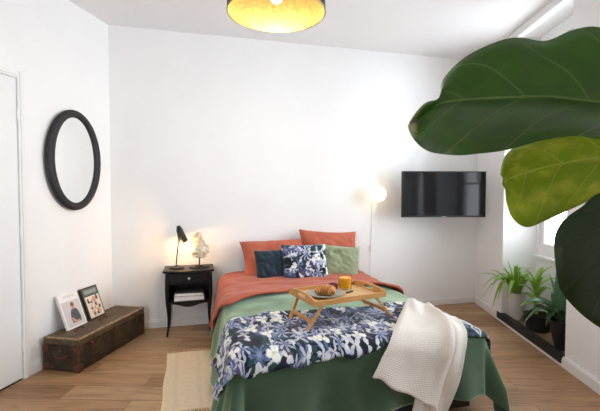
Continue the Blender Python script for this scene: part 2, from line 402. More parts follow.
def window(name,w,h,parent_loc,rotz,nmull=2,deep=.05):
    """local x 0..w along the wall, y into the wall, z 0..h"""
    root=bpy.data.objects.new(name,None); COL.objects.link(root); root.location=parent_loc; root.rotation_euler=(0,0,rotz); struct(root)
    f=MB(); t=.045
    f.box((0,0,0),(w,deep,t)); f.box((0,0,h-t),(w,deep,h)); f.box((0,0,t),(t,deep,h-t)); f.box((w-t,0,t),(w,deep,h-t))
    f.build('window_frame',M_trim,root,bevel=.004)
    half=(w-2*t)/2
    for k in range(2):
        x0=t+k*half; c=MB(); e=.04
        c.box((x0,-.012,t),(x0+half,.03,t+.06)); c.box((x0,-.012,h-t-e),(x0+half,.03,h-t)); c.box((x0,-.012,t+.06),(x0+e,.03,h-t-e)); c.box((x0+half-e,-.012,t+.06),(x0+half,.03,h-t-e))
        hh=h-2*t-.06-e
        for j in range(1,nmull+1):
            z=t+.06+hh*j/(nmull+1); c.box((x0+e,-.006,z-.012),(x0+half-e,.026,z+.012))
        sh=c.build('casement',M_trim,root,bevel=.004)
        g=MB(); g.box((x0+e,.008,t+.06),(x0+half-e,.012,h-t-e)); g.build('pane',M_glass,sh)
    hd=MB(); hd.box((w/2-.012,-.035,h*.38),(w/2+.012,-.012,h*.38+.10)); hd.tube([(w/2,-.03,h*.38+.08),(w/2,-.055,h*.38+.08),(w/2+.0,-.055,h*.38-.01)],.007); hd.build('window_handle',M_metal,root)
    s=MB(); s.box((-.0,-.06,-.028),(w,0,0)); s.build('window_sill',M_trim,root,bevel=.006)
    return root
def rloc(s,yin,z): return rw(s,-yin,z)
window('window_1',N1-N0-.08,2.50-.64,rloc(N0+.04,D+.01,.64),ROTR)
window('window_2',W1-W0-.08,2.50-.64,rloc(W0+.04,D+.01,.64),ROTR)
for i,(a,c) in enumerate(FILL_WIN): window('window_%d'%(3+i),c-a,1.85,(c,YREAR-.08,.55),pi)  # window added behind the camera to fill the room from the front

# baseboards
def base(name,x0,x1,loc,rot,h=.072,t=.016):
    b=MB(); b.box((x0,-t,0),(x1,0,h-.012)); b.box((x0,-t*.6,h-.012),(x1,0,h)); struct(b.build(name,M_trim,loc=loc,rot=rot,bevel=.003))
base('baseboard_back',BLX,BRX,(0,0,0),(0,0,0))
base('baseboard_left',-.855,0.0,(BLX,0,0),(0,0,ROTL))
b=MB()
for x0,x1,h in ((0,N0-.05,.075),(N0-.05,N1-.003,.022),(N1-.003,SR,.075)): b.box((x0,-.018,0),(x1,0,h-.010 if h>.05 else h)); h>.05 and b.box((x0,-.011,h-.010),(x1,0,h))
struct(b.build('baseboard_right',M_trim,loc=(BRX,0,0),rot=(0,0,ROTR)))
base('baseboard_rear',-1.0,2.6,(.9,YREAR,0),(0,0,pi))

# door in the left wall, shut, flush white leaf with a moulded casing
d=bpy.data.objects.new('door_1',None); COL.objects.link(d); struct(d); d.location=(BLX,0,0); d.rotation_euler=(0,0,ROTL)
b=MB(); b.box((-1.66,-.010,.012),(-.905,.0,1.905)); b.build('door_leaf',M_door,d,bevel=.002)
b=MB()
for x0,x1 in ((-.90,-.855),(-1.71,-1.665)):
    b.box((x0,-.018,0),(x1,0,1.955)); b.box((x0+.012,-.024,0),(x0+.026,-.018,1.955))
b.box((-1.665,-.018,1.91),(-.90,0,1.955)); b.box((-1.665,-.024,1.922),(-.90,-.018,1.936))
b.build('door_casing',M_trim,d,bevel=.003)
b=MB(); b.box((-1.66,-.004,0),(-.905,-.001,.012)); b.build('door_gap_shade',M_blackmat,d)  # black strip stands in for the shade under the door leaf
for z in (.22,.95,1.68):
    b=MB(); b.tube([(-.903,-.016,z-.035),(-.903,-.016,z+.035)],.006); b.build('hinge',M_trim,d)
b=MB(); b.box((-1.60,-.016,.86),(-1.565,-.010,1.04)); b.tube([(-1.582,-.012,.97),(-1.582,-.055,.97),(-1.48,-.055,.97)],.008); b.build('door_handle',M_metal,d)

# ------------------------------------------------------------------ oval mirror
m=thing('oval_mirror','oval wall mirror with a thick black wooden frame above the trunk','mirror',lw(.434,0,1.433),ROTL)
b=MB()
AX,AZ,AXI,AZI=.272,.37,.196,.312
def ring(u,v):
    a=2*pi*u; q=2*pi*v; mx,mz=(AX+AXI)/2,(AZ+AZI)/2; rx,rz=(AX-AXI)/2,(AZ-AZI)/2
    c=cos(q); wob=1+.02*sin(9*a)
    return ((mx+rx*c)*cos(a),-.025-.024*sin(q)*wob,(mz+rz*c)*sin(a))
b.grid(ring,96,14,closeu=True); b.build('mirror_frame',M_frame,m,smooth=180,weld=True)
b=MB(); n=72; vs=[(0,0,0)]+[(.206*cos(2*pi*k/n),0,.325*sin(2*pi*k/n)) for k in range(n)]
b.add(vs,[(0,k+1,(k+1)%n+1) for k in range(n)][::-1]); g=b.build('mirror_glass',M_mirror,m,loc=(0,-.030,0),solid=.003)
g.rotation_euler=(0,0,0)
lab(g,'silvered mirror glass')

# ------------------------------------------------------------------ trunk and magazines
c=thing('storage_trunk','long low weathered dark green wooden trunk along the left wall','trunk',lw(.385,.165,0),ROTL)
LX,LY=.375,.132; HB=.178; HT=.226
b=MB(); b.box((-LX,-LY,0.004),(LX,LY,HB)); b.build('body',M_chest,c,bevel=.006)
b=MB(); b.box((-LX-.004,-LY-.005,HB+.002),(LX+.004,LY+.003,HT)); b.build('lid',M_lid,c,bevel=.005)
b=MB()
b.box((-LX-.006,-LY-.008,HT-.007),(LX+.006,-LY+.012,HT+.002)); b.box((-LX-.006,-LY-.008,HT-.007),(-LX+.012,LY,HT+.002)); b.box((LX-.012,-LY-.008,HT-.007),(LX+.006,LY,HT+.002))
lab(b.build('lid_edging',M_wornedge,c,bevel=.002),'pale worn edging')
for sx in (-1,1):
    for sy in (-1,1):
        b=MB()
        for z0,z1 in ((.004,.05),(.125,HB)):
            x=sx*LX; y=sy*LY; o=.004
            b.box((min(x,x-sx*.035)-(o if sx<0 else 0),y-o,z0),(max(x,x-sx*.035)+(o if sx>0 else 0),y+o,z1))
            b.box((x-o,min(y,y-sy*.035),z0),(x+o,max(y,y-sy*.035),z1))
        b.box((sx*LX-.006,sy*LY-.006,.004),(sx*LX+.006,sy*LY+.006,HB))
        lab(b.build('corner_bracket',M_rust,c,bevel=.001),'rusty iron corner bracket')
for x in (-.26,0.0,.27):
    b=MB(); b.box((x-.014,-LY-.010,HB-.035),(x+.014,-LY-.004,HB+.018)); b.tube([(x-.010,-LY-.013,HB-.012),(x,-LY-.018,HB-.045),(x+.010,-LY-.013,HB-.012)],.0035); lab(b.build('latch',M_rust,c),'rusty metal latch')
for x in (-.20,.05):
    b=MB(); b.tube(bez((x-.035,.0,HT+.002),(x-.03,0,HT+.02),(x+.03,0,HT+.02),(x+.035,0,HT+.002)),.004); b.box((x-.045,-.008,HT),(x-.028,.008,HT+.004)); b.box((x+.028,-.008,HT),(x+.045,.008,HT+.004)); lab(b.build('lid_handle',M_rust,c),'small iron handle on lid')
b=MB(); b.tube(bez((-LX-.006,-.05,.12),(-LX-.02,-.05,.09),(-LX-.02,.05,.09),(-LX-.006,.05,.12)),.005); b.build('end_handle',M_rust,c)

def flat(name,col,rough=.45): return plain(name,col,rough,.4,var=.04,scale=30,bump=0)
M_paper=flat('magazine_white',(.82,.81,.80)); M_pages=flat('page_edges',(.70,.68,.66)); M_photo=flat('cover_pale_wall',(.62,.57,.57)); M_skin=flat('printed_skin',(.55,.33,.25)); M_hair=flat('printed_hair',(.20,.10,.06)); M_shirt=flat('printed_shirt',(.085,.10,.115)); M_ink=flat('printed_grey_ink',(.45,.48,.48)); M_dkcover=flat('dark_cover',(.035,.025,.022)); M_band=flat('cover_green_band',(.10,.13,.11)); M_lt=flat('printed_cream',(.75,.66,.55)); M_or=flat('printed_orange',(.62,.28,.08)); M_pk=flat('printed_pink',(.60,.42,.42)); M_blu=flat('printed_dark_blue',(.06,.06,.11))
def magazine(label,s,w,h,th,cover,ztop=.228,off=.115,roll=0):
    """stands on the trunk lid and leans on the wall; local x across, z up the cover, -y = front"""
    z=HT+.003; 
    root=thing('magazine',label,'magazine',lw(s,off,z),ROTL,'magazines on the trunk')
    lean=math.asin(min(.9,(off-th-.008)/h))
    root.rotation_euler=(Matrix.Rotation(ROTL,3,'Z')@Matrix.Rotation(-lean,3,'X')@Matrix.Rotation(roll,3,'Y')).to_euler()
    b=MB(); b.box((-w/2+.001,0.0012,.001),(w/2-.001,th-.0012,h-.001)); b.build('pages',M_pages,root)
    b=MB(); b.box((-w/2,-.0005,0),(w/2,.0012,h)); b.box((-w/2,th-.0012,0),(w/2,th,h)); b.box((-w/2,-.0005,0),(-w/2+.0012,th,h)); b.build('cover',cover,root)
    return root
def pr(b,poly,layer): b.prism([(x,z) for x,z in poly],0,.0003,M=Matrix(((1,0,0,0),(0,0,1,-.0008-.0004*layer),(0,1,0,0),(0,0,0,1))))
def ell(cx,cz,rx,rz,n=18): return [(cx+rx*cos(2*pi*k/n),cz+rz*sin(2*pi*k/n)) for k in range(n)]
def rect(x0,z0,x1,z1): return [(x0,z0),(x1,z0),(x1,z1),(x0,z1)]
g=magazine('white magazine leaning on the wall, a person in a dark T-shirt on its cover',.542,.190,.258,.016,M_paper)
def prm(b,poly,layer,m): n0=len(b.f); pr(b,poly,layer); b.m[n0:]=[m]*(len(b.f)-n0)
b=MB(); prm(b,rect(-.083,.012,.083,.196),0,0)
prm(b,[(-.028,.035),(.05,.035),(.056,.07),(.046,.115),(.030,.135),(-.006,.135),(-.024,.112),(-.034,.07)],1,1)
prm(b,ell(.010,.158,.016,.022),1,2); prm(b,[(.0,.128),(.022,.128),(.020,.145),(.003,.145)],1,2); prm(b,[(-.030,.075),(-.016,.075),(.010,.045),(.036,.05),(.036,.036),(.0,.028),(-.022,.045)],2,2)
prm(b,ell(.010,.168,.017,.015),2,3); b.build('cover_print',[M_photo,M_shirt,M_skin,M_hair],g)
b=MB()
for k,x in enumerate((-.050,-.030,-.010,.012,.034)):   # small letter-like strokes; the title itself cannot be read
    pr(b,rect(x,.222,x+.003,.238),0); pr(b,rect(x+.008,.222,x+.011,.238),0); pr(b,rect(x,.2295 if k%2 else .222,x+.011,.232 if k%2 else .2245),1)
b.build('masthead_lettering',M_ink,g)
g=magazine('dark covered magazine with a colourful photo, leaning beside the white magazine',.325,.175,.250,.018,M_dkcover)
b=MB(); pr(b,rect(-.074,.185,.076,.238),0); p=b.build('masthead_band',M_band,g)
b=MB()
for k in range(6):
    x=-.058+k*.021; pr(b,rect(x,.197,x+.004,.226),1); pr(b,rect(x+.010,.197,x+.014,.226),1); pr(b,rect(x,.222 if k%2 else .209,x+.014,.226 if k%2 else .213),2)
b.build('masthead_lettering',M_ink,p)
b=MB(); prm(b,rect(-.074,.012,.078,.178),0,0); rnd=random.Random(3)
for ly,mi,nn in ((1,1,9),(2,2,8),(3,3,9)):
    for k in range(nn): prm(b,ell(rnd.uniform(-.055,.06),rnd.uniform(.03,.16),rnd.uniform(.005,.016),rnd.uniform(.006,.022),9),ly,mi)
b.build('cover_print',[M_lt,M_pk,M_or,M_blu],g)

# ------------------------------------------------------------------ rug
def rugf(u,v):
    x=-.205+.75*u; y=-1.47+.83*v
    return (x+.012*(1-v)+.004*sin(v*11),y+.006*sin(u*9),.006+.0025*noise.noise((x*6,y*6,1)),u*.75,v*.83)
rg=thing('jute_rug','pale woven jute rug with a fringed end left of the bed','rug',(0,0,0))
b=MB(); b.grid(rugf,40,44); b.build('woven_body',M_rug,rg,smooth=180,solid=.007)
rnd=random.Random(5)
for end in (0,1):
    b=MB()
    for k in range(60):
        x,y,z,_,_=rugf((k+.5)/60,end); s=-1 if end==0 else 1; dx=rnd.uniform(-.012,.012)
        b.tube([(x,y,.006),(x+dx*.5,y+s*.018,.007),(x+dx,y+s*rnd.uniform(.026,.042),.004)],[.0028,.0024,.0016],5)
    b.build('fringe',M_rug,rg)

# ------------------------------------------------------------------ nightstand
ns=thing('nightstand','black lacquered nightstand with curved legs, one drawer and an open shelf','nightstand',(-.055,-.150,0))
NX,NY=.178,.118      # carcass half sizes
ZT=.548
def nsx(k): return k
b=MB()
pts=[]
nn=28
for i in range(nn+1):      # serpentine front edge
    t=-1+2*i/nn; pts.append((t*.207,-.140-.012*cos(t*pi*1.0)+.010*abs(t)**6))
poly=pts+[(.207,.135),(-.207,.135)]
b.prism(poly,ZT-.020,ZT); b.build('tabletop',M_black,ns,bevel=.005)
b=MB()
b.box((-NX,-NY+.012,.272),(-NX+.016,NY,ZT-.02)); b.box((NX-.016,-NY+.012,.272),(NX,NY,ZT-.02)); b.box((-NX+.016,NY-.012,.272),(NX-.016,NY,ZT-.02)); b.box((-NX+.016,-NY+.01,.428),(NX-.016,NY-.012,.440))
b.build('carcass',M_black,ns,bevel=.002)
b=MB(); low=[]
for i in range(25):
    t=-1+2*i/24; low.append((t*NX,.262-.022*cos(t*pi)*(1-t*t*.3)-.016*abs(t)**3))
for i in range(24):
    (x0,z0),(x1,z1)=low[i],low[i+1]
    b.add([(x0,-NY-.002,z0),(x1,-NY-.002,z1),(x1,-NY-.002,.288),(x0,-NY-.002,.288),(x0,-NY+.014,z0),(x1,-NY+.014,z1),(x1,-NY+.014,.288),(x0,-NY+.014,.288)],[(0,1,2,3),(4,7,6,5),(3,2,6,7),(0,4,5,1)])
b.box((-NX,-NY,.276),(NX,NY,.288)); b.build('shelf',M_black,ns)
b=MB(); b.box((-NX+.018,-NY-.006,.443),(NX-.018,NY-.03,ZT-.024)); dr=b.build('drawer',M_black,ns,bevel=.004)
b=MB(); b.lathe([(.003,0),(.005,.006),(.011,.012),(.012,.018),(.007,.023),(0,.024)],16); k=b.build('knob',M_metal,dr,loc=(0,-NY-.006,.482),rot=(pi/2,0,0),smooth=180); lab(k,'round metal knob')
for sx in (-1,1):
    for sy in (-1,1):
        b=MB(); P=[];rr=[]
        for i in range(15):
            t=i/14; z=ZT-.022-(ZT-.022)*t
            bow=.003*sin(min(1,t*1.6)*pi)-.006*sin(max(0,t-.45)/.55*pi)+ .006*max(0,t-.86)/.14
            P.append((sx*(NX-.006+bow),sy*(NY-.006+bow*.8),z)); rr.append(.017 if t<.3 else .017-.009*min(1,(t-.3)/.5))
        P[-1]=(P[-1][0],P[-1][1],.0); b.tube(P,rr,8); b.build('leg',M_black,ns,smooth=60)

NSX,NSY=-.055,-.150
# books on the nightstand's shelf
for i,(w,d_,h,z,dx,rz,mt,lb) in enumerate(((.245,.175,.034,.2895,.0,.02,'cream_book_cover','thick white book lying on the nightstand shelf, lower of two'),(.232,.165,.026,.3245,.004,-.05,'grey_book_cover','white book with a dark cover lying on top of the thick white book'))):
    bk=thing('book',lb,'book',(NSX+dx,NSY-.018,z),rz,'books on the nightstand shelf')
    cm=plain(mt,(.70,.69,.67) if i==0 else (.09,.085,.085),.5,.4,var=.05,bump=0)
    b=MB(); b.box((-w/2+.003,-d_/2+.003,.002),(w/2-.003,d_/2-.002,h-.002)); b.build('pages',M_paper,bk)
    b=MB(); b.box((-w/2,-d_/2,0),(w/2,d_/2,.002)); b.box((-w/2,-d_/2,h-.002),(w/2,d_/2,h)); b.box((-w/2,d_/2-.002,0),(w/2,d_/2,h)); b.build('cover',cm,bk)
# desk lamp
dl=thing('desk_lamp','small black adjustable desk lamp, lit, on the left of the nightstand','lamp',(-.155,-.155,ZT))
b=MB(); b.lathe([(.062,0),(.064,.006),(.060,.014),(.030,.020),(.012,.026),(0,.027)],28); b.build('base',M_blackmat,dl,smooth=40)
b=MB(); b.tube([(-.006,0,.02),(.004,0,.13),(.022,-.004,.262)],.0055,8); b.build('arm',M_blackmat,dl,smooth=60)
b=MB(); b.lathe([(.009,-.012),(.013,-.006),(.013,.006),(.009,.012)],14); b.build('joint',M_blackmat,dl,loc=(.022,-.004,.262),rot=(pi/2,0,0),smooth=40)
sh_loc=(.034,-.012,.300); sh_rot=(radians(14),radians(-16),0)
b=MB(); b.lathe([(.041,-.075),(.040,-.068),(.031,-.01),(.028,.01),(.026,.040),(.018,.050),(.018,.064),(.010,.068),(0,.068)],28)
b.v=b.v; b.f=[f for f in b.f if len(f)<20]; b.m=b.m[:len(b.f)]; b.uv=b.uv[:len(b.f)]
hd=b.build('lamp_shade',M_blackmat,dl,loc=sh_loc,rot=sh_rot,smooth=40,solid=.002)
b=MB(); b.lathe([(0,-.052),(.014,-.046),(.019,-.032),(.015,-.012),(.009,.004),(0,.006)],16); lab(b.build('bulb',M_bulb,hd,smooth=180),'glowing bulb')
# tray and ornament
tr=tag(None or MB().prism([(.085*cos(2*pi*k/40)*1.0,.058*sin(2*pi*k/40)) for k in range(40)],0,.010).build('trinket_tray',M_blackmat,loc=(.030,-.165,ZT+.0005),bevel=.003),'flat dark oval tray under the cream ornament','tray')
M_coral=plain('cream_coral',(.74,.66,.50),.75,.3,var=.25,scale=45,bump=.8)
orn=thing('ornament','cream lacy coral-like ornament on a thin stand beside the desk lamp','ornament',(.032,-.165,ZT+.0110))
b=MB(); b.lathe([(.032,0),(.033,.006),(.010,.010),(.005,.014),(.0045,.075),(0,.076)],20); lab(b.build('stand',M_blackmat,orn,smooth=40),'thin dark stand')
b=MB(); rnd=random.Random(11)
def lump(cx,cy,cz,rx,ry,rz,n=18,seed=0):
    def f(u,v):
        a=2*pi*u; p=pi*v; d=Vector((cos(a)*sin(p),sin(a)*sin(p),cos(p)))
        k=1+.28*noise.noise(d*3.1+Vector((seed,0,0)))+.16*noise.noise(d*8+Vector((0,seed,0)))
        return (cx+rx*d.x*k,cy+ry*d.y*k,cz+rz*d.z*k)
    b.grid(f,n*2,n,closeu=True)
lump(0,0,.130,.060,.030,.062,20,3); lump(-.008,0,.218,.026,.018,.034,12,8)
for k in range(150):      # curled branch tips all round
    a=rnd.uniform(0,2*pi); p=rnd.uniform(.2,2.8); d=Vector((cos(a)*sin(p),sin(a)*sin(p)*.5,cos(p)))
    c0=Vector((.004,0,.132)) if k<115 else Vector((-.008,0,.222)); q=.058 if k<115 else .026
    s0=c0+d*q*.85; e=s0+d*rnd.uniform(.018,.034)+Vector((rnd.uniform(-.012,.012),rnd.uniform(-.01,.01),rnd.uniform(-.012,.012)))
    mid=(s0+e)/2+Vector((rnd.uniform(-.006,.006),rnd.uniform(-.006,.006),rnd.uniform(-.006,.006)))
    b.tube([s0,mid,e],[.0045,.0035,.0022],5)
b.build('coral_head',M_coral,orn,smooth=180); orn.scale=(1.13,1.13,1.13)

# ------------------------------------------------------------------ bed
XC=.83; YF=-1.95; RAD=.07
def xlo(y): return .14+.065*max(0,min(1,(y+1.95)/1.9))
def xhi(y): return 1.515-.045*max(0,min(1,(y+1.95)/1.9))
def zt(x,y):
    t=max(-1,min(1,(x-XC)/.66)); return .462+.020*(1-t*t)
def drape(u,v,off=0.0,flare=.10,amp=1.0,emax=.385):
    r=RAD+off
    a0,a1=xlo(v)+RAD,xhi(v)-RAD
    cx=min(max(u,a0),a1); cy=max(v,YF+RAD)
    dx,dy=u-cx,v-cy; d=hypot(dx,dy)
    z=zt(cx,cy)+off+amp*(.012*noise.noise((u*3.2,v*3.2,.3))+.006*noise.noise((u*9,v*7,4.3)))
    if d<1e-9: return Vector((u,v,z))
    nx,ny=dx/d,dy/d
    if d<r*pi/2:
        a=d/r; return Vector((cx+nx*r*sin(a),cy+ny*r*sin(a),z-r*(1-cos(a))))
    e=min(d-r*pi/2,emax); per=cx*1.0-cy*1.0+atan2(ny,nx)*.35
    ramp=min(1,e/.22)
    wr=ramp*amp*(.026*sin(per*15+1.1*sin(per*4.3))+.010*sin(per*31+2))+ramp*.02*noise.noise((per*3,e*3,7))
    corner=min(abs(nx),abs(ny))*2
    h=r+sin(flare+(.07 if nx<-.5 else 0))*e+max(wr,-.028)+corner*.035*ramp
    zz=z-r-cos(flare)*e
    return Vector((cx+nx*h,cy+ny*h,max(zz,.008+off*.3)))
bed=thing('bed','double bed base with a pale mattress between nightstand and window recess','bed',(XC,-.98,0))
def bx(bm,a,c_): bm.box((a[0]-XC,a[1]+.98,a[2]),(c_[0]-XC,c_[1]+.98,c_[2]))
b=MB(); bx(b,(.25,-1.89,.045),(1.43,-.03,.235)); b.build('base',M_darkbase,bed,bevel=.01)  # brought down low so its dark colour stands in for under-bed shade
b=MB(); bx(b,(.235,-1.90,.237),(1.45,-.03,.432)); b.build('mattress',M_sheet,bed,bevel=.035)
for x in (.33,1.36):
    for y in (-1.78,-.12):
        b=MB(); b.lathe([(.022,0),(.026,.045)],14,(x-XC,y+.98,0)); b.build('leg',M_darkbase,bed)

def sheet(name,fn,nu,nv,off,mat,label,cat,solid=.007,group=None):
    """fn(a,b) gives cloth coordinates (u,v) in metres on the unrolled bed top"""
    b=MB()
    def f(a,c_):
        u,v,*ex=fn(a,c_); p=drape(u,v,off+(ex[0] if ex else 0)); return (p.x,p.y,p.z,u,v)
    b.grid(f,nu,nv)
    o=b.build(name,mat,smooth=180,solid=solid)
    return tag(o,label,cat,group)
def lerp(a,b,t): return a+(b-a)*t
def pl(pts,x):
    if x<=pts[0][0]: return pts[0][1]
    for (x0,y0),(x1,y1) in zip(pts,pts[1:]):
        if x<=x1:
            t=(x-x0)/(x1-x0); t=t*t*(3-2*t)*.5+t*.5; return y0+(y1-y0)*t
    return pts[-1][1]
sheet('duvet',lambda a,c_:(lerp(-.205,1.865,a),lerp(-2.240+.010*sin(a*9),-.30,c_)),150,140,0,M_duvet,'dark green linen duvet hanging over the sides and foot of the bed','duvet',.010)
OR=[(-.2,-.60),(-.08,-.76),(.04,-.95),(.2,-1.13),(.32,-1.06),(.5,-1.01),(.71,-.99),(1.03,-.94),(1.37,-.90),(1.46,-1.05),(1.62,-1.0),(1.8,-.85)]
def orf(a,c_):
    u=lerp(-.16,1.80,a); lo=pl(OR,u)+.012*sin(u*21); v=lerp(lo,-.20,c_)
    puff=.020*math.exp(-((c_-.06)/.10)**2)+.030*max(0,(c_-.5)*2)*max(0,1-((u-.85)/.75)**2)+.008*noise.noise((u*7,v*14,2))
    return (u,v,puff)
sheet('folded_duvet',orf,110,50,.020,M_orange,'terracotta linen cover folded across the head of the bed','bedding',.012)
FL=[(-.22,-1.74),(-.1,-1.84),(.0,-1.95),(.10,-2.0),(.28,-2.03),(.45,-2.012),(.6,-2.01),(.94,-1.985),(1.4,-1.965),(1.6,-1.95),(1.85,-1.90)]
FU=[(-.22,-1.30),(.15,-1.42),(.31,-1.40),(.8,-1.41),(1.28,-1.385),(1.4,-1.35),(1.85,-1.32)]
def flf(a,c_):
    u=lerp(-.115,1.80,a); lo=pl(FL,u)+.010*sin(u*23)+.006*sin(u*51); hi=pl(FU,u)+.012*sin(u*17)
    return (u,lerp(lo,hi,c_),.006*max(0,1-c_*9)+.006*noise.noise((u*11,c_*6,9)))
sheet('throw',flf,130,44,.012,M_floral,'navy and white floral throw spread across the lower half of the bed','throw',.008)

# cream blanket: a folded knit, one layer over the other, hanging off the foot
kb=MB()
def quad(c0,c1,c2,c3,a,t):   # c0 c1 top, c3 c2 bottom
    p=[lerp(c0[i],c1[i],a) for i in (0,1)]; q=[lerp(c3[i],c2[i],a) for i in (0,1)]
    return lerp(p[0],q[0],t),lerp(p[1],q[1],t)
def layer(c,off,fold):
    def f(a,t):
        u,v=quad(*c,a,t)
        v-= .0
        h=off+fold(a,t)+.006*noise.noise((a*5,t*7,off*50))
        p=drape(u,v,h,emax=.36); return (p.x,p.y,p.z,a*.45,t*.85)
    kb.grid(f,46,70,flip=True)
layer(((1.30,-1.50),(1.432,-1.745),(1.19,-2.41),(1.00,-2.36)),.026,lambda a,t:.012*sin(a*pi*2.2)**2)
layer(((1.295,-1.43),(1.40,-1.53),(1.146,-2.365),(.805,-2.125)),.046,lambda a,t:.030*math.exp(-((a-.93)/.10)**2)*(1-.3*t)*min(1,t*4)+.022*math.exp(-((a-.40-.1*t)/.16)**2)*math.exp(-((t-.22)/.20)**2)+.008*sin(a*7+t*3)-.016*math.exp(-(a/.06)**2))
tag(kb.build('knitted_blanket',M_knit,smooth=180,solid=.009),'cream waffle knit blanket draped over the right side of the bed foot','blanket')

# pillows and cushions
def cushion(name,w,h,t,mat,loc,lean,rz,label,group,roll=0,pinch=.10,sag=0,fringe=False,seed=0):
    b=MB()
    for side in (1,-1):
        def f(a,c_,side=side):
            x=2*a-1; y=2*c_-1
            X=w/2*x*(1-pinch*(1-y*y)*abs(x)**2); Y=h/2*y*(1-pinch*(1-x*x)*abs(y)**2)
            k=max(0,(1-x**4))*max(0,(1-y**4)); z=t/2*(k**.55)*(1+.14*noise.noise((x*2+seed,y*2,seed)))
            z+=.016*k*noise.noise((x*4.5+y*2,y*3.5-x,seed+2)); z*=side
            bend=sag*(x*x*.6)
            return (X,z-bend,Y,(x*w/2)+seed,(y*h/2))
        b.grid(f,36,36,flip=side>0)
    o=b.build(name,mat,smooth=180,weld=True,loc=loc)
    o.rotation_euler=(Matrix.Rotation(rz,3,'Z')@Matrix.Rotation(-lean,3,'X')@Matrix.Rotation(roll,3,'Y')).to_euler()
    return tag(o,label,'pillow' if 'pillow' in name else 'cushion',group)
cushion('bed_pillow',.60,.46,.19,M_pillow,(.685,-.235,.580),radians(40),0,'terracotta linen pillow lying back at the left behind the petrol blue cushion','terracotta pillows',roll=radians(-1),seed=1)
cushion('bed_pillow',.58,.48,.17,M_pillow,(1.215,-.175,.615),radians(24),radians(2),'terracotta linen pillow standing taller at the right behind the sage cushion','terracotta pillows',roll=radians(4),seed=2)
cushion('throw_cushion',.30,.26,.11,M_navy,(.625,-.42,.590),radians(22),radians(6),'plain petrol blue cushion leaning on the left terracotta pillow','cushions on the bed',seed=3,pinch=.05)
cushion('throw_cushion',.40,.33,.13,M_floralc,(.895,-.47,.600),radians(24),0,'floral printed cushion in the middle of the bed head','cushions on the bed',seed=4,pinch=.06,roll=radians(1))
sg=cushion('throw_cushion',.37,.30,.14,M_sage,(1.215,-.41,.585),radians(26),radians(-8),'pale sage green cushion with a fringed edge right of the floral cushion','cushions on the bed',seed=5,pinch=.06,roll=radians(6))
b=MB(); rnd=random.Random(8)
for k in range(64):
    q=k/64*4; e=int(q); f=(q-e)*2-1
    x,z=((f,-1),(1,f),(-f,1),(-1,-f))[e]; px=.185*x*(1-.06*(1-z*z)*abs(x)**2)*.985; pz=.15*z*(1-.06*(1-x*x)*abs(z)**2)*.985
    ox,oz=((0,-1),(1,0),(0,1),(-1,0))[e]; l=rnd.uniform(.010,.017)
    b.tube([(px,0,pz),(px+ox*l,rnd.uniform(-.003,.003),pz+oz*l)],[.0035,.0018],5)
b.build('fringe',M_sage,sg)

# ------------------------------------------------------------------ breakfast tray
TZ=.498; TC=(.772,-1.585); TR=radians(12)
HTZ=.125                     # underside of the tray above the bed
ty=thing('breakfast_tray','bamboo breakfast tray on folding legs standing on the floral throw','tray',(TC[0],TC[1],TZ),TR)
tw,td=.222,.155
b=MB(); b.box((-tw+.008,-td+.008,HTZ),(tw-.008,td-.008,HTZ+.006)); b.build('panel',M_bamboo2,ty)
b=MB(); b.box((-tw,-td,HTZ-.004),(tw,-td+.011,HTZ+.024)); b.box((-tw,td-.011,HTZ-.004),(tw,td,HTZ+.024)); b.build('side_rail',M_bamboo,ty,bevel=.002)
for sx in (-1,1):
    b=MB(); x0,x1=(sx*tw-.006,sx*tw+.006)
    n=24; outer=[];inner=[]
    for i in range(n+1):
        t=-1+2*i/n; outer.append((t*td,HTZ+.024+.020*max(0,cos(t*pi/2))**.7))
    poly=[(-td,HTZ-.004)]+[(td,HTZ-.004)]+outer[::-1]
    # end board with a hand hole: lower strip, upper arch, two cheeks
    hw=.050; hz0,hz1=HTZ+.012,HTZ+.030
    def strip(ya,yb,zlo,zhi,nn=8):
        for i in range(nn):
            y0=lerp(ya,yb,i/nn); y1=lerp(ya,yb,(i+1)/nn)
            b.hexa([(x0,y0,zlo(y0)),(x1,y0,zlo(y0)),(x1,y1,zlo(y1)),(x0,y1,zlo(y1))],[(x0,y0,zhi(y0)),(x1,y0,zhi(y0)),(x1,y1,zhi(y1)),(x0,y1,zhi(y1))])
    top=lambda y:HTZ+.024+.020*max(0,cos(y/td*pi/2))**.7
    strip(-td,-hw,lambda y:HTZ-.004,top); strip(hw,td,lambda y:HTZ-.004,top)
    strip(-hw,hw,lambda y:HTZ-.004,lambda y:hz0); strip(-hw,hw,lambda y:hz1,top)
    b.build('end_board',M_bamboo,ty,weld=True)
    spl=.085 if sx<0 else .115
    for sy in (-1,1):
        b=MB(); xa=sx*(tw-.055); xb=sx*(tw-.055+spl); ya=sy*(td-.020); yb=ya-(.05 if sy>0 else -.005)
        b.hexa([(xb-.009,yb-.006,0),(xb+.009,yb-.006,0),(xb+.009,yb+.006,0),(xb-.009,yb+.006,0)],[(xa-.009,ya-.006,HTZ),(xa+.009,ya-.006,HTZ),(xa+.009,ya+.006,HTZ),(xa-.009,ya+.006,HTZ)])
        b.build('leg',M_bamboo,ty,bevel=.002)
    b=MB(); t=.72; xm=lerp(sx*(tw-.055),sx*(tw-.055+spl),t); zm=HTZ*(1-t)
    b.box((xm-.005,-td+.020,zm-.010),(xm+.005,td-.056,zm+.010)); b.build('crossbar',M_bamboo,ty,bevel=.002)
def on_tray(x,y): v=Matrix.Rotation(TR,3,'Z')@Vector((x,y,0)); return (TC[0]+v.x,TC[1]+v.y,TZ+HTZ+.0065)
M_plate=plain('grey_green_stoneware',(.30,.32,.29),.4,.5,var=.1)
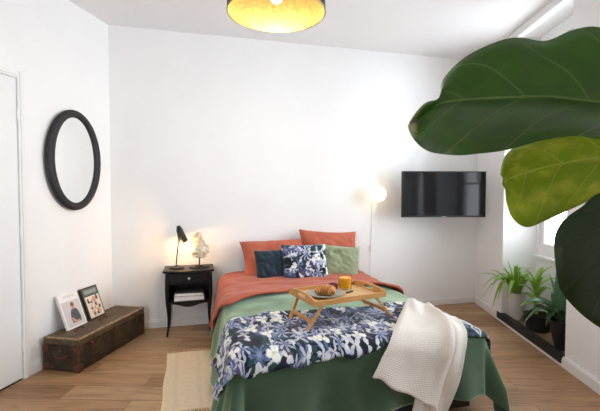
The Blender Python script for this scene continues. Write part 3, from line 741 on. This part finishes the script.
p=MB().lathe([(0,.004),(.045,.004),(.05,.0),(.055,.0),(.075,.006),(.100,.013),(.102,.016),(.098,.0165),(.072,.010),(.05,.007),(0,.007)],48).build('plate',M_plate,loc=on_tray(-.085,-.015),smooth=50)
tag(p,'grey stoneware plate under the croissants on the breakfast tray','plate')
def crust():
    t=NT('croissant_crust'); v=t.coord(); nz=t.noise(v,35,4,.6); st=t.coord('UV'); w=t.n('TexWave',wave_type='BANDS',bands_direction='Y'); w.inputs['Scale'].default_value=3.2; w.inputs['Distortion'].default_value=1.2; t.l(st,w.inputs['Vector'])
    col=t.mix(.55,t.ramp(nz,[(.3,(.28,.075,.012)),(.7,(.56,.23,.045))]),t.ramp(w.outputs['Fac'],[(.1,(.20,.05,.008)),(.5,(.55,.22,.04)),(.95,(.78,.44,.15))]))
    return t.bsdf(col,.4,t.bump(w.outputs['Fac'],.4,.004),.4)
M_crust=crust()
def croissant(label,loc,rz,sc):
    b=MB(); NB=84
    def f(u,v):
        q=lerp(-1,1,v); a=q*1.15; Rr=.052
        c=Vector((Rr*sin(a),Rr*(cos(a)-1)+.015,0)); tdir=Vector((cos(a),-sin(a),0)); nrm=Vector((sin(a),cos(a),0))
        env=(1-abs(q)**2.4)**.75; seg=abs(((q*3.5)+.5)%1-.5)*2
        r=.0285*env*(.80+.24*math.sqrt(max(0,1-seg**2)))+.0012
        t=2*pi*u; return (*(c+nrm*r*cos(t)+Vector((0,0,r*sin(t)*.92+.026*.95))),u,v)
    b.grid(f,22,NB,closeu=True)
    o=b.build('croissant',M_crust,loc=loc,rot=(0,0,rz),smooth=180); o.scale=(sc,sc,sc); return tag(o,label,'croissant','croissants on the plate')
x,y,z=on_tray(-.098,-.035); croissant('golden croissant at the front of the grey plate',(x,y,z+.0045),radians(-30),1.08)
x,y,z=on_tray(-.052,.020); croissant('golden croissant behind the other on the grey plate',(x,y,z+.0050),radians(155),.92)
# juice
jx=on_tray(.095,.060)
j=thing('juice_glass','short glass of orange juice at the back of the breakfast tray','glass',jx)
def clear():
    t=NT('clear_glass'); tr=t.n('BsdfTransparent'); tr.inputs[0].default_value=(.94,.96,.96,1); g=t.n('BsdfGlossy'); g.inputs['Roughness'].default_value=.03
    lw_=t.n('LayerWeight'); lw_.inputs[0].default_value=.06; m_=t.n('MixShader'); t.l(lw_.outputs['Fresnel'],m_.inputs[0]); t.l(tr.outputs[0],m_.inputs[1]); t.l(g.outputs[0],m_.inputs[2]); t.l(m_.outputs[0],t.out.inputs[0]); return t.m
M_clear=clear()
MB().lathe([(0,0),(.034,0),(.037,.004),(.040,.085),(.0385,.085),(.0355,.008),(0,.007)],36).build('tumbler',M_clear,j,smooth=40)
MB().lathe([(0,.0075),(.0350,.0085),(.0380,.069),(0,.069)],36).build('juice',M_juice,j,smooth=40)
M_jam=plain('berry_jam',(.16,.012,.014),.25,.6,var=.2)
jj=thing('jam_pot','little pot of dark red jam beside the orange juice','pot',on_tray(.030,.085))
MB().lathe([(0,0),(.021,0),(.027,.010),(.028,.032),(.026,.032),(.025,.024),(0,.024)],28).build('pot_body',M_jam,jj,smooth=40)
MB().lathe([(0,.0245),(.0248,.0245),(.0,.028)],24).build('jam',M_jam,jj,smooth=40)
kn=thing('butter_knife','small butter knife lying on the tray to the right of the plate','knife',on_tray(.045,-.030),TR+radians(20))
b=MB(); b.prism([(-.075,-.005),(-.0,-.004),(0,.004),(-.06,.009),(-.075,.004)],0.0,.002); b.build('knife_blade',M_metal,kn)
b=MB(); b.box((0,-.006,0),(.060,.006,.007)); b.build('knife_handle',M_blackmat,kn,bevel=.002)

# ------------------------------------------------------------------ television
CW=Vector((.25363646,.96663698,0)).normalized(); CRt=Vector((CW.y,-CW.x,0))
tvc=Vector((0,-3.7065,0))+CW*3.88+CRt*1.397; tvc.z=1.178
tv=thing('television','black flat television on a wall arm in the right corner','television',tvc,atan2(CRt.y,CRt.x)+radians(2.2))
TW,TH=.412,.2235
b=MB(); b.box((-TW,-.004,-TH),(TW,.030,TH)); b.build('housing',M_blackmat,tv,bevel=.004)
t_=NT('tv_screen'); v_=t_.coord(); t_.bsdf(t_.ramp(t_.noise(v_,2,1),[(0,(.004,.004,.005)),(1,(.006,.006,.007))]),.08,None,.3)
b=MB(); b.box((-TW+.009,-.006,-TH+.016),(TW-.009,-.004,TH-.009)); b.build('screen',t_.m,tv)
b=MB(); b.box((-.018,-.0065,-TH+.004),(.018,-.004,-TH+.009)); b.build('maker_badge',M_metal,tv)
b=MB(); b.box((-.12,.030,-.10),(.12,.045,.10)); b.build('mount_plate',M_blackmat,tv)
rz=tv.rotation_euler.z
def tvl(P): return Matrix.Rotation(-rz,3,'Z')@(Vector(P)-tvc)
wp=Vector((tvc.x+.02,0,tvc.z))
elbow=Vector((tvc.x-.14,-.14,tvc.z))
b=MB(); b.tube([tvl(wp+Vector((0,-.012,0))),tvl(elbow),tvl(tvc+CW*.04)],.014,8); b.build('wall_arm',M_blackmat,tv)
b=MB(); b.box((-.04,-.012,-.09),(.04,0,.09)); o=b.build('wall_plate',M_blackmat,tv,loc=tvl(wp)); o.rotation_euler=(0,0,-rz)

# ------------------------------------------------------------------ wall globe lamp
wl=thing('wall_lamp','small glowing globe lamp on the back wall left of the television','lamp',(1.735,0,1.180))
b=MB(); b.lathe([(.036,0),(.036,.010),(.012,.016),(.010,.045),(0,.046)],24); b.build('wall_mount',M_trim,wl,rot=(pi/2,0,0),smooth=40)
b=MB(); b.lathe([(.075*sin(pi*k/20),-.075*cos(pi*k/20)) for k in range(21)],32); lab(b.build('globe',M_globe,wl,loc=(0,-.115,.0),smooth=180),'glowing white globe')
b=MB(); b.tube([(-.014,-.008,-.03),(-.018,-.006,-.30),(-.026,-.006,-.53),(-.028,-.006,-.60),(-.034,-.006,-.78),(-.045,-.006,-1.10)],.0028,6); b.build('cord',M_trim,wl)
b=MB(); b.box((-.036,-.020,-.575),(-.018,-.003,-.515)); b.build('cord_switch',M_trim,wl,bevel=.004)

# ------------------------------------------------------------------ pendant lamp
PZ=2.010
pn=thing('pendant_lamp','black drum pendant lamp with a gold lining hanging from the ceiling','lamp',(.362,-1.905,PZ))
RD=.221
def drum(r0,r1,z0,z1,n=64):
    b=MB(); b.grid(lambda u,v:(lerp(r0,r1,v)*cos(2*pi*u),lerp(r0,r1,v)*sin(2*pi*u),lerp(z0,z1,v)),n,6,closeu=True); return b
drum(RD,RD*.97,0,.26).build('lamp_shade',M_blackmat,pn,smooth=180)
lab(drum(RD-.004,RD*.97-.004,0.001,.259).build('shade_lining',M_gold,pn,smooth=180),'gold shade lining')
b=MB(); b.tube([((RD-.002)*cos(2*pi*k/64),(RD-.002)*sin(2*pi*k/64),0) for k in range(65)],.0035,6); b.build('rim',M_brass,pn,smooth=180)
b=MB()
for k in range(3): b.tube([(.02*cos(2.1*k),.02*sin(2.1*k),.235),((RD-.012)*cos(2.1*k),(RD-.012)*sin(2.1*k),.235)],.002,6)
b.tube([(.021*cos(2*pi*k/24),.021*sin(2*pi*k/24),.235) for k in range(25)],.002,6)
b.build('spider_fitter',M_metal,pn)
b=MB(); b.lathe([(0,.145),(.018,.145),(.018,.205),(.012,.21),(0,.21)],18); b.build('socket',M_blackmat,pn,smooth=40)
b=MB(); b.lathe([(0,.045),(.018,.048),(.029,.062),(.032,.080),(.027,.104),(.015,.130),(.013,.146),(0,.147)],22); lab(b.build('bulb',M_bulbp,pn,smooth=180),'glowing bulb')
b=MB(); b.tube([(0,0,.20),(0,0,H-PZ-.02)],.003,6); b.build('cord',M_blackmat,pn)
b=MB(); b.lathe([(.05,H-PZ-.028),(.05,H-PZ-.001)],24); b.build('ceiling_rose',M_trim,pn,smooth=40)

# ------------------------------------------------------------------ plank and potted plants in the recess
def rl(s,yin,z): return rw(s,-yin,z)
SHZ=.078
b=MB(); b.box((N0-.055,-.020,.045),(N1-.01,-.019,SHZ)) if False else None
pk=thing('plant_shelf','long black plank edging the foot of the window recess in front of the pots','shelf',rl(N0,0,0),ROTR)
b=MB(); b.box((.004,-.0185,.0465),(N1-N0-.004,.030,SHZ)); b.build('board',M_blackmat,pk,bevel=.003)
b=MB(); b.box((.004,.031,.0465),(N1-N0-.004,D-.003,.052)); lab(b.build('floor_board',M_wicker2,pk),'tan board behind the black edge')
b=MB(); b.box((-.045,-.026,.024),(N1-N0-.006,-.0185,SHZ+.004)); b.build('front_edge',M_blackmat,pk,bevel=.002)

def strap_leaf(name,base,tip,arch,w,mat,parent,fold=.25,n=12,twist=0,end=1.0):
    base,tip=Vector(base),Vector(tip); mid=(base+tip)/2+Vector((0,0,arch))
    P=[base*(1-t)**2+mid*2*t*(1-t)+tip*t*t for t in [i/n for i in range(n+1)]]
    vs=[];uv=[];fs=[]
    for i,p in enumerate(P):
        t=i/n; tg=(P[min(i+1,n)]-P[max(i-1,0)]).normalized(); side=tg.cross(Vector((0,0,1)))
        if side.length<.05: side=Vector((1,0,0))
        side.normalize(); side=Matrix.Rotation(twist*(.3+t),3,tg)@side; up=side.cross(tg)
        ww=w*max(.02,(math.sin(pi*min(1,(.12+.88*t)**.75)))**.7 if end==1 else (sin(pi*(.06+.94*t)**.8))**.8)
        for k,x in enumerate((-1,-.5,0,.5,1)):
            vs.append(p+side*ww*x+up*ww*fold*abs(x)); uv.append((x,t))
    for i in range(n):
        for k in range(4): a=i*5+k; fs.append((a,a+1,a+6,a+5))
    b=MB(); b.add(vs,fs,uv); return b.build(name,mat,parent,smooth=180,solid=.0012)

def pot(name_,mat,loc,prof,label,cat='plant'):
    r=thing(name_,label,cat,loc,ROTR); MB().lathe(prof,36).build('pot',mat,r,smooth=40); return r
# spider plant in the white pot
A=pot('potted_plant',M_whitepot,rl(.735,.090,(.053)),[(0,.0),(.056,0),(.061,.006),(.073,.235),(.075,.240),(.069,.240),(.065,.215),(0,.213)],'strappy bright green plant in a white pot at the far end of the black plank')
MB().lathe([(0,.218),(.065,.2155),(.0,.224)],24).build('soil',M_soil,A)
rnd=random.Random(21)
tipsA=[(-.13,-.30,.30,.16),(-.06,-.24,.36,.14),(-.10,-.27,.06,.34),(.02,-.22,.02,.36),(-.02,-.12,.42,.06),(.05,-.02,.44,.03),(.22,.02,.40,.10),(.26,-.05,.36,.14),(.18,-.18,.34,.16),(.13,-.22,.14,.30),(.20,-.16,.16,.28),(-.03,-.22,.16,.30),(.08,.08,.42,.06),(-.05,.05,.40,.08),(.22,.08,.32,.16),(.06,-.16,.40,.10),(-.03,-.07,.46,.03),(.11,-.07,.44,.06),(-.05,-.18,.26,.24),(.10,-.26,.26,.22),(.00,-.30,.20,.26)]
for (x,y,z,ar) in tipsA:
    strap_leaf('leaf',(rnd.uniform(-.018,.018),rnd.uniform(-.018,.018),.222),(x,y,z+.065),ar,.0205,M_spider,A,.35,16,rnd.uniform(-.3,.3))
# rosette plant in the round black bowl pot
B=pot('potted_plant',M_blackpot,rl(1.03,.135,(.053)),[(0,0),(.074,0),(.092,.014),(.108,.128),(.111,.135),(.104,.135),(.098,.116),(0,.112)],'bright green stemmed plant in a round black pot in the middle of the plank')
MB().lathe([(0,.118),(.098,.1165),(.0,.127)],24).build('soil',M_soil,B)
b=MB(); b.tube([(-.03,.0,.115),(-.045,0,.22),(-.055,0,.34)],[.013,.011,.009],8); b.build('stem',M_spider,B)
for k in range(17):
    a=k*2.4; h=.17+.21*k/16; x0=Vector((-.04-.012*k/16,0,h)); l=.17+.13*rnd.random()
    strap_leaf('leaf',x0,x0+Vector((cos(a)*l*(.75 if k>4 else 1.0),sin(a)*l*.55,.02+.14*(k/16) - (.05 if k<6 else 0))),.07,.021,M_spider,B,.35,10,rnd.uniform(-.3,.3))
# broad leaved plant in the tall black pot
Cc=pot('potted_plant',M_blackpot,rl(1.435,.10,(.053)),[(0,0),(.052,0),(.055,.004),(.094,.200),(.098,.215),(.091,.215),(.086,.180),(0,.176)],'broad dark leaved plant in a tall black pot at the near end of the plank')
MB().lathe([(0,.182),(.086,.1795),(.0,.190)],24).build('soil',M_soil,Cc)
tipsC=[(-.12,-.26,.14,.22,.040),(.0,-.29,.16,.24,.040),(-.06,-.24,.30,.16,.038),(-.04,-.02,.62,.0,.034),(-.14,-.03,.50,.03,.034),(.04,-.03,.50,.02,.036),(-.22,-.10,.26,.14,.040),(-.30,-.07,.12,.22,.036),(.02,-.14,.16,.24,.042),(-.12,-.13,.33,.10,.040),(.10,.02,.46,.05,.036),(-.05,-.16,.28,.14,.038),(.06,.06,.55,.02,.034),(-.16,.05,.42,.08,.036),(.02,-.10,.40,.06,.036)]
for (x,y,z,ar,w) in tipsC:
    strap_leaf('leaf',(rnd.uniform(-.02,.02),rnd.uniform(-.02,.02),.182),(x*1.1,y,z*1.05),ar,w*1.25,M_lily,Cc,.22,14,rnd.uniform(-.35,.35),end=2)

# ------------------------------------------------------------------ fiddle-leaf fig close to the camera
FIG_BASE=Vector((1.235,-3.00,0))
fg=thing('fiddle_leaf_fig','large leaved fig plant reaching in close from the right','plant',FIG_BASE)
def F(p): return Vector(p)-FIG_BASE
#LEAFDATA
LEAVES=[
([Vector((1.0535,-3.0258,1.3532)),Vector((0.9569,-3.0198,1.3904)),Vector((0.8732,-3.0077,1.4038)),Vector((0.8149,-2.9973,1.4093)),Vector((0.7529,-2.9860,1.4147)),Vector((0.6893,-2.9746,1.4123)),Vector((0.6265,-2.9634,1.4089)),Vector((0.5726,-2.9546,1.4055)),Vector((0.5226,-2.9521,1.3978)),Vector((0.4816,-2.9522,1.3829)),Vector((0.4475,-2.9545,1.3599)),Vector((0.4286,-2.9554,1.3403))],
 [Vector((1.0535,-3.0257,1.3555)),Vector((0.9925,-3.0036,1.5209)),Vector((0.9084,-2.9795,1.5759)),Vector((0.8484,-2.9636,1.5805)),Vector((0.7859,-2.9480,1.5574)),Vector((0.7259,-2.9322,1.5585)),Vector((0.6643,-2.9219,1.5417)),Vector((0.5879,-2.9186,1.5069)),Vector((0.5349,-2.9221,1.4576)),Vector((0.5111,-2.9436,1.4054)),Vector((0.4646,-2.9528,1.3861)),Vector((0.4286,-2.9554,1.3403))],
 [Vector((1.0534,-3.0259,1.3509)),Vector((0.8501,-3.0980,1.3160)),Vector((0.7500,-3.1082,1.3074)),Vector((0.6845,-3.1066,1.3072)),Vector((0.6181,-3.0997,1.3003)),Vector((0.5641,-3.0912,1.2886)),Vector((0.5090,-3.0823,1.2770)),Vector((0.4711,-3.0623,1.2696)),Vector((0.4424,-3.0390,1.2774)),Vector((0.4418,-2.9915,1.2976)),Vector((0.4286,-2.9717,1.3196)),Vector((0.4286,-2.9554,1.3393))],M_fig,1.22),
([Vector((1.2007,-2.9407,1.3411)),Vector((1.0993,-2.9255,1.3139)),Vector((0.9997,-2.9104,1.2950)),Vector((0.9333,-2.8985,1.2843)),Vector((0.8676,-2.8869,1.2712)),Vector((0.8146,-2.8787,1.2583)),Vector((0.7741,-2.8737,1.2455)),Vector((0.7523,-2.8684,1.2355)),Vector((0.7425,-2.8662,1.2255))],
 [Vector((1.2007,-2.9406,1.3437)),Vector((1.1424,-2.9015,1.4283)),Vector((1.0475,-2.8770,1.4176)),Vector((0.9735,-2.8636,1.3954)),Vector((0.9027,-2.8513,1.3656)),Vector((0.8360,-2.8452,1.3354)),Vector((0.7879,-2.8438,1.3136)),Vector((0.7578,-2.8474,1.2819)),Vector((0.7428,-2.8601,1.2507))],
 [Vector((1.2007,-2.9408,1.3385)),Vector((1.0666,-2.9512,1.2259)),Vector((0.9791,-2.9395,1.2009)),Vector((0.9168,-2.9293,1.1738)),Vector((0.8690,-2.9176,1.1516)),Vector((0.8259,-2.9070,1.1318)),Vector((0.7877,-2.8975,1.1195)),Vector((0.7584,-2.8836,1.1462)),Vector((0.7457,-2.8737,1.1856))],M_figy,1.10),
([Vector((0.9153,-3.1179,1.2382)),Vector((0.8500,-3.1126,1.1982)),Vector((0.8140,-3.1097,1.1630)),Vector((0.7897,-3.1097,1.1281)),Vector((0.7731,-3.1118,1.0938)),Vector((0.7622,-3.1154,1.0599)),Vector((0.7601,-3.1160,1.0291)),Vector((0.7599,-3.1171,0.9983)),Vector((0.7665,-3.1146,0.9737)),Vector((0.7732,-3.1119,0.9527)),Vector((0.7818,-3.1096,0.9354))],
 [Vector((0.9133,-3.1175,1.2362)),Vector((0.7541,-3.1079,1.2041)),Vector((0.7120,-3.1031,1.1774)),Vector((0.6814,-3.1010,1.1547)),Vector((0.6584,-3.1014,1.1230)),Vector((0.6518,-3.1009,1.0890)),Vector((0.6578,-3.1039,1.0494)),Vector((0.6766,-3.1051,1.0123)),Vector((0.7049,-3.1085,0.9805)),Vector((0.7401,-3.1083,0.9563)),Vector((0.7799,-3.1091,0.9354))],
 [Vector((0.9172,-3.1184,1.2382)),Vector((0.9402,-3.1573,1.1909)),Vector((0.9369,-3.1681,1.1531)),Vector((0.9188,-3.1751,1.1164)),Vector((0.9016,-3.1771,1.0797)),Vector((0.8868,-3.1746,1.0425)),Vector((0.8686,-3.1709,1.0145)),Vector((0.8488,-3.1615,0.9889)),Vector((0.8269,-3.1462,0.9669)),Vector((0.8005,-3.1296,0.9483)),Vector((0.7837,-3.1101,0.9354))],M_figd,1.02)]
def fig_leaf(mid,up,lo,mat,sub=6,wave=.006,cup=.012):
    """station lists from stalk to tip: midrib, upper margin and lower margin"""
    n=len(mid)
    def cr(P,t):
        x=t*(n-1); i=min(int(x),n-2); f=x-i
        p0,p1,p2,p3=P[max(i-1,0)],P[i],P[i+1],P[min(i+2,n-1)]
        return .5*((2*p1)+(p2-p0)*f+(2*p0-5*p1+4*p2-p3)*f*f+(3*p1-p0-3*p2+p3)*f**3)
    mid=[F(p) for p in mid]; up=[F(p) for p in up]; lo=[F(p) for p in lo]
    nn=(n-1)*sub; b=MB(); cols=(-1,-.8,-.6,-.4,-.2,-.07,0,.07,.2,.4,.6,.8,1)
    vs=[];uv=[];fs=[]
    for j in range(nn+1):
        t=j/nn; m,u,l=cr(mid,t),cr(up,t),cr(lo,t)
        nr=(u-m).cross(l-m); nr=cr(mid,min(1,t+.02))-cr(mid,max(0,t-.02)); nr=nr.cross(u-l)
        if nr.length>1e-9: nr.normalize()
        for c_ in cols:
            e=u if c_<0 else l; a=abs(c_); p=m.lerp(e,a)
            vein=.5+.5*cos(2*pi*7*(t-.2*a))
            p=p+nr*(-cup*sin(pi*a)*(1)+wave*a*a*sin(t*17+(2 if c_<0 else 0))+.004*a*(1-a)*4*vein)
            vs.append(p); uv.append((c_,t))
    k=len(cols)
    for j in range(nn):
        for i in range(k-1): a=j*k+i; fs.append((a,a+1,a+k+1,a+k))
    b.add(vs,fs,uv); return b.build('leaf',mat,fg,smooth=180,solid=.0012),[mid[0],mid[1]]
b=MB(); b.tube([(0,0,.24),(.012,.0,.6),(-.006,.01,1.0),(.01,0,1.4),(.0,.0,1.75)],[.016,.015,.013,.011,.008],10); b.build('trunk',M_bark,fg,smooth=180)
MB().lathe([(0,0),(.13,0),(.15,.02),(.17,.26),(.165,.27),(.155,.26),(.15,.22),(0,.215)],36).build('pot',M_wicker,fg,smooth=40)
MB().lathe([(0,.24),(.152,.235),(0,.25)],30).build('soil',M_soil,fg)
for mid,up,lo,mt,hz in LEAVES:
    o,(p0,p1)=fig_leaf(mid,up,lo,mt)
    d0=(p0-p1).normalized(); s0=Vector((0,0,hz))
    bb=MB(); bb.tube(bez(s0,s0+Vector((-.04,0,.03)),p0+d0*.05,p0,10),[.006]+[.0045]*9+[.0035],8); bb.build('petiole',M_spider,fg,smooth=180)

# ------------------------------------------------------------------ light
w=bpy.data.worlds.new('sky'); S.world=w; w.use_nodes=True
nt=w.node_tree; bg=nt.nodes['Background']; bg.inputs[0].default_value=(.93,.965,1.0,1); bg.inputs[1].default_value=15
def portal(name,loc,rotz,sx,sz):
    l=bpy.data.lights.new(name,'AREA'); l.shape='RECTANGLE'; l.size=sx; l.size_y=sz; l.cycles.is_portal=True
    o=bpy.data.objects.new(name,l); COL.objects.link(o); o.location=loc
    # area lights shine along local -Z; turn it to face along the wall's -y (into the room)
    o.rotation_euler=(Matrix.Rotation(rotz,3,'Z')@Matrix.Rotation(-pi/2,3,'X')).to_euler()
    return o
portal('window_daylight',rl((N0+N1)/2,D+.085,1.57),ROTR,N1-N0,1.86)
portal('window_daylight',rl((W0+W1)/2,D+.085,1.57),ROTR,W1-W0,1.86)
for a,c_ in FILL_WIN: portal('window_daylight',((a+c_)/2,YREAR-.15,1.475),pi,c_-a,1.9)  # sky portal of the added fill window
def point(name,loc,e,col,r,parent=None):
    l=bpy.data.lights.new(name,'POINT'); l.energy=e; l.color=col; l.shadow_soft_size=r
    o=bpy.data.objects.new(name,l); COL.objects.link(o); o.location=loc; o.parent=parent; return o
point('desk_lamp_light',(.038,-.030,.222),6.5,(1,.56,.22),.012,dl)
point('pendant_light',(0,0,.0),26,(1,.90,.76),.07,pn)

# ------------------------------------------------------------------ camera
cam=bpy.data.cameras.new('camera'); cam.sensor_width=36; cam.lens=24.0; cam.clip_start=.02
co=bpy.data.objects.new('camera',cam); COL.objects.link(co); S.camera=co
r=Vector((0.96726646,-0.25376043,0.00111255)); u=Vector((0.00800864,0.03490822,0.99935843)); f=Vector((0.25363646,0.96663698,-0.03579783))
co.matrix_world=Matrix(((r.x,u.x,-f.x,0),(r.y,u.y,-f.y,-3.7065),(r.z,u.z,-f.z,1.2070),(0,0,0,1)))
S.view_settings.view_transform='Standard'; S.view_settings.look='None'; S.view_settings.gamma=1; S.view_settings.exposure=-0.12
S.cycles.max_bounces=14; S.cycles.diffuse_bounces=8; S.cycles.transparent_max_bounces=16
S.cycles.caustics_reflective=False; S.cycles.caustics_refractive=False
S.cycles.use_denoising=True
S.cycles.sample_clamp_indirect=8
